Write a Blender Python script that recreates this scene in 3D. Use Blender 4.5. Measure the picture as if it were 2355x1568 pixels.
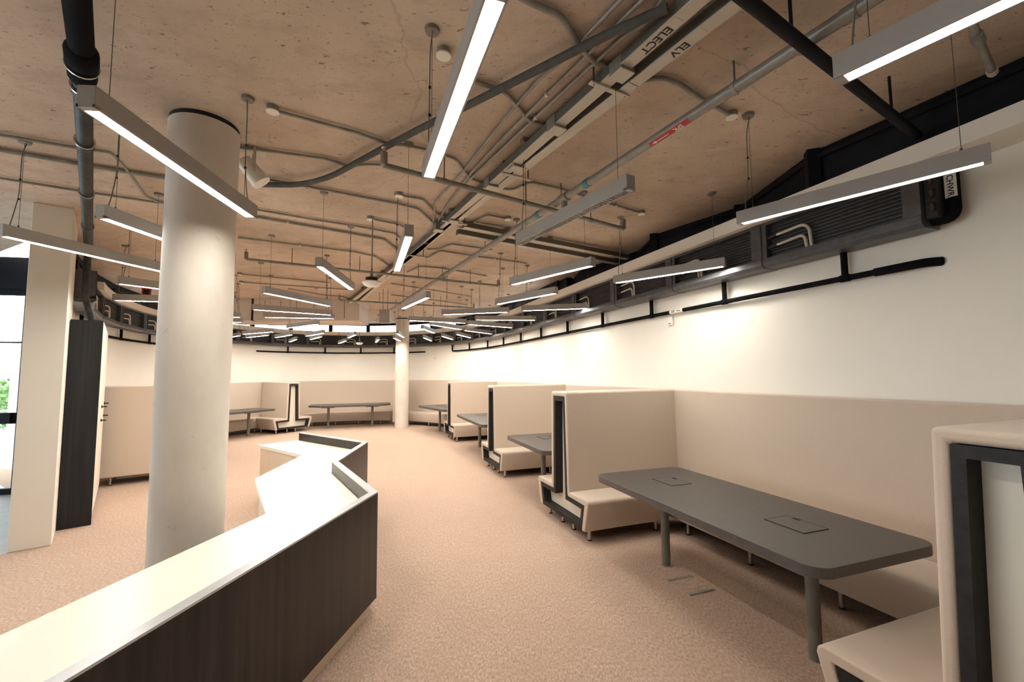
import bpy, math, random
from mathutils import Vector, Matrix
random.seed(7)
for o in list(bpy.data.objects): bpy.data.objects.remove(o, do_unlink=True)
S = bpy.context.scene
COL = S.collection

# ------------------------------------------------------------------ camera, sky, exposure
FPX, EYE = 990.0, 1.70
PT, RL = math.radians(4.25), math.radians(-0.5)
cp, sp, cr, sr = math.cos(PT), math.sin(PT), math.cos(RL), math.sin(RL)
FWD = Vector((0, cp, sp)); UP0 = Vector((0, -sp, cp)); RT0 = Vector((1, 0, 0))
RIGHT = cr*RT0 + sr*UP0; UPV = -sr*RT0 + cr*UP0
cam_d = bpy.data.cameras.new('camera'); cam = bpy.data.objects.new('camera', cam_d); COL.objects.link(cam)
cam_d.sensor_fit = 'HORIZONTAL'; cam_d.sensor_width = 36.0; cam_d.lens = FPX/2355*36
cam_d.clip_start = 0.05; cam_d.clip_end = 200
m = Matrix((RIGHT, UPV, -FWD)).transposed().to_4x4(); m.translation = (0, 0, EYE); cam.matrix_world = m
S.camera = cam

W = bpy.data.worlds.new('overcast_sky'); S.world = W; W.use_nodes = True
bg = W.node_tree.nodes['Background']; bg.inputs[0].default_value = (0.86, 0.93, 1.0, 1); bg.inputs[1].default_value = 3.2
LAMP_STRENGTH = 55.0
LAMP_COLOUR = (1.0, 0.95, 0.87)
S.view_settings.view_transform = 'Standard'; S.view_settings.look = 'None'
S.view_settings.exposure = 0.92; S.view_settings.gamma = 1.0; S.view_settings.use_curve_mapping = False

def at(px, py, z):
    """point at height z seen at photo pixel (px,py): used to survey plan positions"""
    d = FWD + (px-1177.5)/FPX*RIGHT - (py-784)/FPX*UPV
    s = (z-EYE)/d.z
    return Vector((d.x*s, d.y*s, z))
def at_y(px, py, y):
    d = FWD + (px-1177.5)/FPX*RIGHT - (py-784)/FPX*UPV
    s = y/d.y
    return Vector((d.x*s, y, EYE+d.z*s))

# ------------------------------------------------------------------ materials
def mat(name, col, rough=0.6, metal=0.0, col2=None, scale=8.0, detail=4.0, bump=0.0, bscale=None, stretch=None,
        emit=None, spec=0.5, lo=0.35, hi=0.65, sheen=0.0, coords='Object'):
    mt = bpy.data.materials.new(name); mt.use_nodes = True
    nt = mt.node_tree; b = nt.nodes['Principled BSDF']; L = nt.links
    b.inputs['Base Color'].default_value = (*col, 1); b.inputs['Roughness'].default_value = rough
    b.inputs['Metallic'].default_value = metal; b.inputs['Specular IOR Level'].default_value = spec
    if sheen: b.inputs['Sheen Weight'].default_value = sheen
    if emit:
        b.inputs['Emission Color'].default_value = (*emit[0], 1); b.inputs['Emission Strength'].default_value = emit[1]
    if col2 or bump:
        tc = nt.nodes.new('ShaderNodeTexCoord'); mp = nt.nodes.new('ShaderNodeMapping')
        L.new(tc.outputs[coords], mp.inputs[0])
        if stretch: mp.inputs['Scale'].default_value = stretch
        if col2:
            n = nt.nodes.new('ShaderNodeTexNoise'); n.inputs['Scale'].default_value = scale; n.inputs['Detail'].default_value = detail
            n.inputs['Roughness'].default_value = 0.62
            L.new(mp.outputs[0], n.inputs['Vector'])
            r = nt.nodes.new('ShaderNodeValToRGB'); r.color_ramp.elements[0].position = lo; r.color_ramp.elements[1].position = hi
            r.color_ramp.elements[0].color = (*col, 1); r.color_ramp.elements[1].color = (*col2, 1)
            L.new(n.outputs['Fac'], r.inputs[0]); L.new(r.outputs[0], b.inputs['Base Color'])
        if bump:
            n2 = nt.nodes.new('ShaderNodeTexNoise'); n2.inputs['Scale'].default_value = bscale or scale*3; n2.inputs['Detail'].default_value = 3
            L.new(mp.outputs[0], n2.inputs['Vector'])
            bp = nt.nodes.new('ShaderNodeBump'); bp.inputs['Strength'].default_value = bump; bp.inputs['Distance'].default_value = 0.01
            L.new(n2.outputs['Fac'], bp.inputs['Height']); L.new(bp.outputs[0], b.inputs['Normal'])
    return mt

def layered(mt, col, scale, thr, soft, stretch=None, kind='noise', fac=1.0):
    """mix blotches / streaks / cracks over a material's base colour"""
    nt = mt.node_tree; L = nt.links; b = nt.nodes['Principled BSDF']
    src = b.inputs['Base Color'].links[0].from_socket
    tc = nt.nodes.new('ShaderNodeTexCoord'); mp = nt.nodes.new('ShaderNodeMapping'); L.new(tc.outputs['Object'], mp.inputs[0])
    if stretch: mp.inputs['Scale'].default_value = stretch
    if kind == 'noise':
        n = nt.nodes.new('ShaderNodeTexNoise'); n.inputs['Scale'].default_value = scale; n.inputs['Detail'].default_value = 6; out = n.outputs['Fac']
        n.inputs['Roughness'].default_value = 0.65
    else:
        n = nt.nodes.new('ShaderNodeTexVoronoi'); n.feature = 'DISTANCE_TO_EDGE'; n.inputs['Scale'].default_value = scale; out = n.outputs['Distance']
        w = nt.nodes.new('ShaderNodeTexNoise'); w.inputs['Scale'].default_value = 2.0; w.inputs['Detail'].default_value = 5
        L.new(mp.outputs[0], w.inputs['Vector'])
        ad = nt.nodes.new('ShaderNodeMixRGB'); ad.blend_type = 'ADD'; ad.inputs[0].default_value = 0.35
        L.new(mp.outputs[0], ad.inputs[1]); L.new(w.outputs['Color'], ad.inputs[2]); L.new(ad.outputs[0], n.inputs['Vector'])
    if kind == 'noise': L.new(mp.outputs[0], n.inputs['Vector'])
    r = nt.nodes.new('ShaderNodeMapRange'); r.inputs['From Min'].default_value = thr; r.inputs['From Max'].default_value = thr+soft
    r.inputs['To Min'].default_value = 0.0 if kind == 'noise' else fac; r.inputs['To Max'].default_value = fac if kind == 'noise' else 0.0
    L.new(out, r.inputs['Value'])
    mx = nt.nodes.new('ShaderNodeMixRGB'); L.new(r.outputs[0], mx.inputs[0]); L.new(src, mx.inputs[1]); mx.inputs[2].default_value = (*col, 1)
    L.new(mx.outputs[0], b.inputs['Base Color'])
    return mt

M = {}
M['carpet'] = mat('carpet', (.325, .212, .155), .95, col2=(.575, .435, .34), scale=85, detail=3, bump=.5, bscale=160, stretch=(1, .45, 1), spec=.1, lo=.3, hi=.7)
layered(M['carpet'], (.42, .295, .225), 3.0, .45, .25, fac=.45)
M['tile'] = mat('grey_floor', (.42, .43, .43), .5, col2=(.5, .5, .5), scale=5)
M['wall'] = mat('wall_paint', (.80, .755, .67), .75, col2=(.77, .73, .65), scale=1.2, bump=.03, bscale=60, spec=.2)
M['concrete'] = mat('raw_concrete_soffit', (.42, .33, .255), .85, col2=(.66, .54, .43), scale=.8, detail=12, bump=.12, bscale=11, spec=.2, lo=.28, hi=.72)
layered(M['concrete'], (.36, .285, .22), 3.2, .50, .22, stretch=(1, 1.6, 1), fac=.6)
layered(M['concrete'], (.72, .61, .50), 2.3, .58, .16, fac=.55)
layered(M['concrete'], (.29, .225, .17), 30.0, .57, .10, stretch=(1, 1.8, 1), fac=.5)
layered(M['concrete'], (.13, .10, .08), 13.0, .635, .03, stretch=(1, 2.2, 1), fac=.75)
layered(M['concrete'], (.09, .07, .06), 45.0, .65, .03, fac=.75)
layered(M['concrete'], (.27, .215, .165), .30, .0, .003, kind='voronoi', fac=.4)
M['column'] = mat('column_concrete', (.56, .50, .425), .7, col2=(.69, .63, .55), scale=1.6, detail=7, stretch=(1, 1, .5), bump=.05, bscale=14, spec=.25)
layered(M['column'], (.33, .30, .26), 9.0, .665, .03, fac=.35)
M['fabric'] = mat('beige_upholstery', (.50, .41, .325), .95, col2=(.555, .455, .365), scale=240, detail=3, bump=.10, bscale=420, stretch=(1, 1, .6), spec=.1, sheen=.25)
M['frame'] = mat('dark_laminate', (.014, .013, .0135), .6, spec=.25, col2=(.024, .022, .022), scale=20)
M['infill'] = mat('cream_laminate', (.72, .65, .54), .5, col2=(.75, .68, .57), scale=4)
M['chrome'] = mat('brushed_steel', (.55, .53, .5), .3, 1.0)
M['rubber'] = mat('black_rubber', (.012, .012, .014), .6, col2=(.02, .02, .022), scale=30)
M['table'] = mat('charcoal_tabletop', (.062, .054, .048), .42, col2=(.078, .069, .061), scale=14, detail=5, stretch=(1, 4, 1))
M['tableleg'] = mat('grey_green_steel', (.15, .148, .128), .45, .2, col2=(.18, .175, .15), scale=10)
M['slot'] = mat('black_gap', (.004, .004, .004), .8)
M['darkwood'] = mat('dark_wood_veneer', (.010, .008, .0075), .34, spec=.32, col2=(.030, .023, .019), scale=2.2, detail=6, stretch=(9, 9, .35), bump=.03, bscale=40)
M['darkpanel'] = mat('charcoal_panel', (.013, .0128, .0135), .6, spec=.2, col2=(.022, .0215, .022), scale=2.5, detail=6, stretch=(9, 9, .35))
M['worktop'] = mat('cream_worktop', (.83, .79, .68), .28, col2=(.85, .81, .70), scale=3)
M['plinth'] = mat('pale_plinth', (.66, .52, .38), .5, col2=(.70, .56, .42), scale=5)
M['cap'] = mat('grey_edge_trim', (.46, .465, .48), .28, .25, col2=(.52, .525, .54), scale=9)
M['alu'] = mat('grey_painted_aluminium', (.36, .345, .325), .45, .2, col2=(.39, .375, .35), scale=6)
M['lamp'] = mat('lit_diffuser', (.9, .9, .9), .5, emit=(LAMP_COLOUR, LAMP_STRENGTH))
M['lamp_dim'] = mat('dimmed_diffuser', (.9, .9, .9), .5, emit=(LAMP_COLOUR, 4.0))
M['lamp_half'] = mat('half_lit_diffuser', (.9, .9, .9), .5, emit=(LAMP_COLOUR, LAMP_STRENGTH*.45))
M['louvre'] = mat('white_louvre', (.55, .53, .5), .35, .3)
M['wire'] = mat('steel_wire', (.12, .115, .105), .5, .4)
M['cord'] = mat('grey_cord', (.17, .16, .145), .6)
M['rose'] = mat('grey_ceiling_cup', (.20, .175, .15), .5)
M['galv'] = mat('galvanised_sheet', (.075, .076, .082), .42, .45, col2=(.125, .125, .13), scale=14, detail=5, lo=.3, hi=.75)
M['coil'] = mat('dark_coil_fins', (.022, .023, .026), .6, .3, col2=(.04, .04, .04), scale=25)
M['hose'] = mat('cream_hose', (.55, .52, .44), .5)
M['conduit'] = mat('galvanised_conduit', (.23, .22, .19), .45, .3, col2=(.31, .295, .255), scale=9)
M['trunk'] = mat('grey_trunking', (.50, .455, .37), .5, .1, col2=(.55, .50, .41), scale=6)
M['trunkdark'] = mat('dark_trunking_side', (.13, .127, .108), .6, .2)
M['pipe'] = mat('grey_painted_pipe', (.22, .21, .185), .4, .3, col2=(.29, .275, .24), scale=11)
M['blackpipe'] = mat('black_insulation', (.006, .006, .007), .9, spec=.08, col2=(.018, .018, .02), scale=8, detail=6, lo=.5, hi=.8)
M['greypipe'] = mat('dull_grey_pipe', (.020, .021, .022), .55, .1, spec=.25, col2=(.04, .041, .042), scale=14)
M['hosegrey'] = mat('dark_grey_hose', (.075, .073, .066), .6, spec=.2, col2=(.10, .098, .09), scale=12)
M['steel'] = mat('black_painted_steel', (.0035, .004, .0065), .6, spec=.2, col2=(.007, .008, .012), scale=5)
M['white'] = mat('white_plastic', (.75, .71, .64), .4, col2=(.77, .73, .66), scale=9)
M['red'] = mat('red_plastic', (.45, .03, .03), .4)
M['teal'] = mat('teal_band', (.06, .22, .25), .5)
M['copper'] = mat('tarnished_copper', (.10, .055, .04), .45, .5)
M['glass'] = None
g = bpy.data.materials.new('clear_glass'); g.use_nodes = True
nt = g.node_tree; nt.nodes.remove(nt.nodes['Principled BSDF'])
t_ = nt.nodes.new('ShaderNodeBsdfTransparent'); gl = nt.nodes.new('ShaderNodeBsdfGlossy'); gl.inputs['Roughness'].default_value = .03
fr = nt.nodes.new('ShaderNodeFresnel'); fr.inputs[0].default_value = 1.35
mx = nt.nodes.new('ShaderNodeMixShader'); nt.links.new(fr.outputs[0], mx.inputs[0]); nt.links.new(t_.outputs[0], mx.inputs[1]); nt.links.new(gl.outputs[0], mx.inputs[2])
t_.inputs[0].default_value = (.93, .96, .96, 1)
nt.links.new(mx.outputs[0], nt.nodes['Material Output'].inputs[0]); M['glass'] = g
M['leaf'] = mat('hedge_leaf', (.10, .20, .05), .6, col2=(.20, .33, .10), scale=6)
M['deck'] = mat('pale_paving', (.5, .5, .48), .8, col2=(.56, .56, .54), scale=4)
M['ink'] = mat('black_ink', (.01, .01, .01), .6)
M['duct'] = mat('beige_bulkhead', (.60, .54, .47), .7, col2=(.63, .57, .50), scale=3)

# ------------------------------------------------------------------ mesh builder
class MB:
    def __init__(self): self.v = []; self.f = []
    def add(self, vs, fs):
        n = len(self.v); self.v += [tuple(p) for p in vs]; self.f += [tuple(i+n for i in q) for q in fs]; return self
    def box(self, c, s, rz=0.0):
        x, y, z = [k/2 for k in s]; ca, sa = math.cos(rz), math.sin(rz)
        vs = []
        for dz in (-z, z):
            for dx, dy in ((-x, -y), (x, -y), (x, y), (-x, y)):
                vs.append((c[0]+dx*ca-dy*sa, c[1]+dx*sa+dy*ca, c[2]+dz))
        return self.add(vs, [(3, 2, 1, 0), (4, 5, 6, 7), (0, 1, 5, 4), (1, 2, 6, 5), (2, 3, 7, 6), (3, 0, 4, 7)])
    def box2(self, a, b): return self.box([(p+q)/2 for p, q in zip(a, b)], [abs(q-p) for p, q in zip(a, b)])
    def prism(self, poly, z0, z1, fn=None):
        """polygon (u,v) extruded z0..z1; fn maps (u,v,w) to xyz"""
        fn = fn or (lambda u, v, w: (u, v, w)); n = len(poly)
        vs = [fn(u, v, z0) for u, v in poly]+[fn(u, v, z1) for u, v in poly]
        return self.add(vs, [tuple(range(n))[::-1], tuple(range(n, 2*n))]+[(i, (i+1) % n, n+(i+1) % n, n+i) for i in range(n)])
    def strip(self, A, B, z0, z1, z0b=None, z1b=None):
        """solid between plan polylines A and B"""
        n = len(A); z0b = z0 if z0b is None else z0b; z1b = z1 if z1b is None else z1b
        vs = []
        for p, q in zip(A, B): vs += [(p[0], p[1], z0), (q[0], q[1], z0b), (q[0], q[1], z1b), (p[0], p[1], z1)]
        fs = [(0, 1, 2, 3), tuple(4*(n-1)+k for k in (3, 2, 1, 0))]
        for i in range(n-1):
            a = 4*i
            for k in range(4): fs.append((a+k, a+4+k, a+4+(k+1) % 4, a+(k+1) % 4))
        return self.add(vs, fs)
    def tube(self, pts, r, seg=8, caps=True):
        pts = [Vector(p) for p in pts]; n = len(pts); rs = r if isinstance(r, (list, tuple)) else [r]*n
        T = []
        for i in range(n):
            a = (pts[i]-pts[i-1]).normalized() if i else (pts[1]-pts[0]).normalized()
            b = (pts[i+1]-pts[i]).normalized() if i < n-1 else a
            t = a+b; T.append(t.normalized() if t.length > 1e-6 else b)
        ref = Vector((0, 0, 1)) if abs(T[0].z) < .9 else Vector((1, 0, 0))
        u = T[0].cross(ref).normalized(); vs = []
        for i in range(n):
            u = (u-T[i]*u.dot(T[i])).normalized(); w = T[i].cross(u)
            for k in range(seg):
                a = 2*math.pi*k/seg; vs.append(pts[i]+rs[i]*(math.cos(a)*u+math.sin(a)*w))
        fs = [(i*seg+k, i*seg+(k+1) % seg, (i+1)*seg+(k+1) % seg, (i+1)*seg+k) for i in range(n-1) for k in range(seg)]
        if caps: fs += [tuple(range(seg))[::-1], tuple((n-1)*seg+k for k in range(seg))]
        return self.add(vs, fs)
    def cyl(self, p, z0, z1, r, seg=20, r1=None):
        return self.tube([(p[0], p[1], z0), (p[0], p[1], z1)], [r, r if r1 is None else r1], seg)
    def build(self, name, mt, parent=None, off=(0, 0, 0), smooth=False, bevel=0, bseg=2):
        me = bpy.data.meshes.new(name)
        me.from_pydata([(a-off[0], b-off[1], c-off[2]) for a, b, c in self.v], [], self.f); me.update()
        me.materials.append(mt if not isinstance(mt, str) else M[mt])
        o = bpy.data.objects.new(name, me); COL.objects.link(o)
        if parent: o.parent = parent
        else: o.location = off
        import bmesh
        bm = bmesh.new(); bm.from_mesh(me); bmesh.ops.recalc_face_normals(bm, faces=bm.faces); bm.to_mesh(me); bm.free()
        if smooth or bevel:
            for p in me.polygons: p.use_smooth = True
            me.set_sharp_from_angle(angle=math.radians(40))
        if bevel:
            md = o.modifiers.new('bevel', 'BEVEL'); md.width = bevel; md.segments = bseg; md.limit_method = 'ANGLE'; md.angle_limit = math.radians(35)
            md.harden_normals = True
        return o

def tag(o, label, cat, group=None):
    o['label'] = label; o['category'] = cat
    if group: o['group'] = group
    return o
def root(name, label, cat, loc=(0, 0, 0), rz=0.0, group=None):
    o = bpy.data.objects.new(name, None); COL.objects.link(o); o.location = loc; o.rotation_euler = (0, 0, rz); o.empty_display_size = .1
    return tag(o, label, cat, group)
def struct(o): o['kind'] = 'structure'; return o
def copy_tree(o, parent=None):
    c = o.copy(); COL.objects.link(c)
    if parent: c.parent = parent
    for ch in list(o.children): copy_tree(ch, c)
    return c
def fillet(pts, r=.05, n=4):
    pts = [Vector(p) for p in pts]; out = [pts[0]]
    for a, b, c in zip(pts, pts[1:], pts[2:]):
        d0, d1 = (a-b), (c-b); k = min(r, d0.length*.45, d1.length*.45)
        p, q = b+d0.normalized()*k, b+d1.normalized()*k
        for i in range(n+1):
            t = i/n; out.append((1-t)**2*p+2*t*(1-t)*b+t*t*q)
    return out+[pts[-1]]

# ------------------------------------------------------------------ wall line of the oval room (from near right, round the far end, to the left)
CTRL = [(4.877, -2.477), (4.187, -.597), (3.497, 1.283), (2.807, 3.163), (2.117, 5.043), (1.427, 6.923), (.737, 8.803), (.047, 10.683), (-.72, 12.45), (-1.8, 13.95), (-3.2, 14.95),
        (-4.6, 15.3), (-6.2, 15.05), (-7.4, 14.25), (-8.1, 13.0), (-8.45, 11.6), (-8.35, 10.1), (-7.9, 8.6), (-7.15, 7.2), (-6.25, 6.05), (-5.28, 5.08)]
def catmull(P, n=12):
    P = [Vector((*p, 0)) for p in P]; P = [2*P[0]-P[1]]+P+[2*P[-1]-P[-2]]; out = []
    for i in range(1, len(P)-2):
        a, b, c, d = P[i-1:i+3]
        for k in range(n):
            t = k/n; out.append(.5*((2*b)+(c-a)*t+(2*a-5*b+4*c-d)*t*t+(3*b-a-3*c+d)*t**3))
    return out+[P[-2]]
PATH = catmull(CTRL); ARC = [0.0]
for a, b in zip(PATH, PATH[1:]): ARC.append(ARC[-1]+(b-a).length)
STOT = ARC[-1]
def wp(s):
    """position, tangent, inward normal at arc length s"""
    s = min(max(s, 0), STOT-1e-4); i = 0
    lo, hi = 0, len(ARC)-1
    while hi-lo > 1:
        mid = (lo+hi)//2
        if ARC[mid] <= s: lo = mid
        else: hi = mid
    t = (s-ARC[lo])/(ARC[lo+1]-ARC[lo]); p = PATH[lo].lerp(PATH[lo+1], t)
    a = max(lo-1, 0); b = min(lo+2, len(PATH)-1); tg = (PATH[b]-PATH[a]).normalized()
    return p, tg, Vector((-tg.y, tg.x, 0))
def near_s(x, y): return min((((p.x-x)**2+(p.y-y)**2), ARC[i]) for i, p in enumerate(PATH))[1]
def offs(s0, s1, d, step=.25):
    n = max(2, int(abs(s1-s0)/step)+2); out = []
    for i in range(n):
        p, t, nn = wp(s0+(s1-s0)*i/(n-1)); q = p+nn*d; out.append((q.x, q.y))
    return out

ZC, ZB0, ZB1 = 3.5, 3.05, 3.17      # slab soffit, bulkhead bottom and top
s_a, s_b = near_s(-.4, 11.75), near_s(-7.9, 13.4)
for nm, s0, s1 in (('wall_right', 0, s_a), ('wall_back', s_a, s_b), ('wall_left', s_b, STOT)):
    struct(MB().strip(offs(s0, s1, 0), offs(s0, s1, -.16), 0, ZB1).build(nm, 'wall', smooth=True))
# floor: carpet and grey tiled strip by the glazed door
fl = [(6, -4), (6, 17), (-10, 17), (-10, 8.2), (-5.2, 5.05), (-4.92, 4.31), (-6.4, 2.9), (-9.5, 2.9), (-9.5, -4)]
struct(MB().prism(fl, -.1, 0).build('floor', 'carpet'))
struct(MB().prism([(-10, 8.2), (-10, 2.9), (-6.4, 2.9), (-4.92, 4.31), (-5.2, 5.05)], -.1, -.002).build('floor_tiled', 'tile'))
# ceiling slab: stepped edge along the near right side, then following the wall
R_EDGE = [(4.75, -2.6), (2.98, 2.36), (2.5, 3.44), (2.508, 4.607), (1.89, 5.56), (1.90, 6.3), (1.22, 7.45), (1.18, 8.1)]
s_w0 = near_s(.95, 8.4)
ce = R_EDGE+offs(s_w0, STOT, -.05, .6)+[(-9.6, 7.2), (-9.6, -4), (5, -4)]
struct(MB().prism(ce, ZC, ZC+.25).build('ceiling', 'concrete'))
# bulkhead that runs round the room above the fan coil units
A = offs(0, STOT-1.9, .30); B = offs(0, STOT-1.9, -.02)
struct(MB().strip(A, B, ZB0, ZB1).build('trim_1', 'wall', smooth=True))
# rear and window-side enclosure
struct(MB().box((-2.2, -3.6, 1.75), (15, .15, 3.5)).build('wall_rear', 'wall'))
struct(MB().box2((4.75, -3.6, 0), (4.95, -2.4, 3.5)).build('wall_corner', 'wall'))
# partition stub by the glazed door
PA, PBk = Vector((-4.92, 4.312, 0)), Vector((-4.683, 4.497, 0)); dirp = Vector((-.69, .724, 0))
stub = [PA, PBk, PBk+dirp*.98, PA+dirp*.98]
struct(MB().prism([(p.x, p.y) for p in stub], 0, ZC).build('wall_partition', 'wall', bevel=.006))
struct(MB().strip([(-5.2, 5.0), (-7.9, 7.6), (-9.6, 8.4)], [(-5.3, 4.9), (-8.0, 7.5), (-9.6, 8.25)], 0, ZC).build('wall_side', 'wall'))

# ------------------------------------------------------------------ clerestory: dark steel panels near right, bright panes round the far end
def fascia(p, q, nm, mt, z0=3.10, z1=ZC, th=.03, par=None):
    p, q = Vector((*p, 0)), Vector((*q, 0)); d = (q-p); n = Vector((d.y, -d.x, 0)).normalized()*th
    return MB().prism([(p.x, p.y), (q.x, q.y), ((q+n).x, (q+n).y), ((p+n).x, (p+n).y)], z0, z1).build(nm, mt, par)
wn = struct(bpy.data.objects.new('window_1', None)); COL.objects.link(wn)
for p, q in zip(R_EDGE, R_EDGE[1:]): fascia(p, q, 'panel', 'steel', par=wn)
for x, y in R_EDGE[2:5]: MB().box((x-.02, y-.02, 3.30), (.09, .09, .4), -.35).build('post', 'steel', wn)
for p, q in zip(R_EDGE, R_EDGE[1:]):
    MB().tube([(p[0]-.03, p[1], 3.44), (q[0]-.03, q[1], 3.44)], .022, 4).build('edge_beam', 'steel', wn)
MB().box((1.08, 8.3, 3.32), (.25, .5, .34), .35).build('panel', 'steel', wn)
k = 0; s = s_w0
while s < STOT-1.2:
    k += 1; e = min(s+1.25, STOT-.02)
    wr = struct(bpy.data.objects.new('window_%d' % (k+1), None)); COL.objects.link(wr)
    a, b = offs(s, e, -.02, 9)[0], offs(s, e, -.02, 9)[-1]
    pa, pb = Vector((*a, 0)), Vector((*b, 0)); d = (pb-pa).normalized(); rz = math.atan2(d.y, d.x); mid = (pa+pb)/2; L = (pb-pa).length
    fm = MB(); fm.box((mid.x, mid.y, 3.14), (L, .06, .05), rz); fm.box((mid.x, mid.y, 3.46), (L, .06, .08), rz)
    for pp in (pa+d*.03, pb-d*.03): fm.box((pp.x, pp.y, 3.3), (.06, .07, .38), rz)
    fm.build('frame', 'steel', wr)
    MB().box((mid.x, mid.y, 3.29), (L-.1, .012, .30), rz).build('pane', 'glass', wr)
    s = e

# ------------------------------------------------------------------ glazed door and facade on the left
DL, DZ = -7.42, 6.42
dr = struct(bpy.data.objects.new('door_1', None)); COL.objects.link(dr)
fd = Vector((.98, .2, 0)).normalized(); rz = math.atan2(fd.y, fd.x)
P0 = Vector((-7.23, 6.46, 0))
def fp(t, z): q = P0+fd*t; return (q.x, q.y, z)
fm = MB()
for t, w_ in ((.02, .24), (-1.10, .10), (-1.20, .10), (-2.3, .10)): fm.box(fp(t, 1.49), (w_, .07, 2.98), rz)
for t in (-.58, -1.75):
    for z, hh in ((.04, .08), (1.10, .16), (2.22, .02), (2.98, .10)): fm.box(fp(t, z), (1.1, .07 if hh > .03 else .03, hh), rz)
fm.build('frame', 'steel', dr)
for t in (-.58, -1.75):
    MB().box(fp(t, .55), (.98, .01, .94), rz).build('pane', 'glass', dr); MB().box(fp(t, 2.06), (.98, .01, 1.74), rz).build('pane', 'glass', dr)
MB().box(fp(-.33, 1.10), (.36, .14, .15), rz).build('push_bar', 'steel', dr)
MB().box(fp(-1.2, 3.26), (2.9, .12, .48), rz).build('transom_panel', 'steel', dr)
# facade going towards the camera, out of frame, that lets daylight in
wl = struct(bpy.data.objects.new('window_side', None)); wl.name = 'window_0'; COL.objects.link(wl)
fm = MB()
for y in (-3.4, -1.2, 1.0, 3.2, 5.9): fm.box((-9.3, y, 1.6), (.08, .1, 3.2))
for z in (.05, 1.05, 3.1): fm.box((-9.3, 1.2, z), (.08, 9.3, .1))
fm.build('frame', 'steel', wl)
for y in (-2.3, -.1, 2.1, 4.5): MB().box((-9.3, y, 1.6), (.012, 2.2, 3.0)).build('pane', 'glass', wl)
struct(MB().box((-9.3, 1.2, 3.33), (.15, 9.6, .36)).build('trim_2', 'wall'))
# outside: paving, rail, hedge
tag(MB().box2((-30, 2, -.16), (-9.7, 24, -.1)).build('terrace', 'deck', off=(-20, 13, -.1)), 'pale paved terrace outside the glazed door', 'terrace')
rl = root('terrace_railing', 'thin railing on the terrace beyond the glass door', 'railing', (-13, 11.2, -.1))
for z in (.95, .15): MB().tube([(-3, 0, z), (3, 0, z)], .02, 6).build('rail', 'white', rl)
for i in range(25): MB().tube([(-3+i*.25, 0, 0), (-3+i*.25, 0, .95)], .008, 5).build('baluster', 'white', rl)
def leafball(n, rx, ry, rz_, sz):
    b = MB()
    for i in range(n):
        u, v = random.random()*6.283, random.uniform(-.2, 1); r = random.uniform(.7, 1)
        c = Vector((rx*r*math.cos(u)*math.sqrt(1-v*v*.9), ry*r*math.sin(u)*math.sqrt(1-v*v*.9), rz_*(v*.9+.3)*r))
        a, d = Vector((random.gauss(0, 1), random.gauss(0, 1), random.gauss(0, 1))).normalized(), Vector((random.gauss(0, 1), random.gauss(0, 1), random.gauss(0, 1)))
        w = a.cross(d).normalized(); b.add([c-a*sz, c+w*sz*.5, c+a*sz, c-w*sz*.5], [(0, 1, 2, 3)])
    return b
for i, (x, y) in enumerate(((-15.4, 12.6), (-17.6, 14.6), (-19.5, 16.4))):
    hd = root('hedge_shrub', ('nearest', 'middle', 'farthest')[i]+' leafy green shrub outside beyond the glass door', 'shrub', (x, y, -.1), 0, 'shrubs beyond the glass door')
    f_ = leafball(900, 1.2, 1.2, 1.5, .1).build('foliage', 'leaf', hd); f_['kind'] = 'stuff'
    MB().tube([(0, 0, 0), (0, .02, .6)], .05, 6).build('stem', 'cord', hd)

# ------------------------------------------------------------------ columns
def column(name, x, y, r, label):
    c = root(name, label, 'column', (x, y, 0))
    b = MB(); zs = [0, .02, .6, 1.3, 2.0, 2.7, 3.2, 3.468]
    b.tube([(0, 0, z) for z in zs], [r*(1+.012*math.sin(i*2.1)) for i in range(len(zs))], 48)
    b.build('shaft', 'column', c, smooth=True)
    MB().cyl((0, 0), 3.468, ZC, r*.985, 48).build('joint_ring', 'slot', c, smooth=True)
    return c
column('concrete_column', -2.2, 2.985, .212, 'large round concrete column beside the reception counter, at left')
column('concrete_column', -3.56, 13.95, .212, 'slim-looking round concrete column at the far end of the room')

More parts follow.
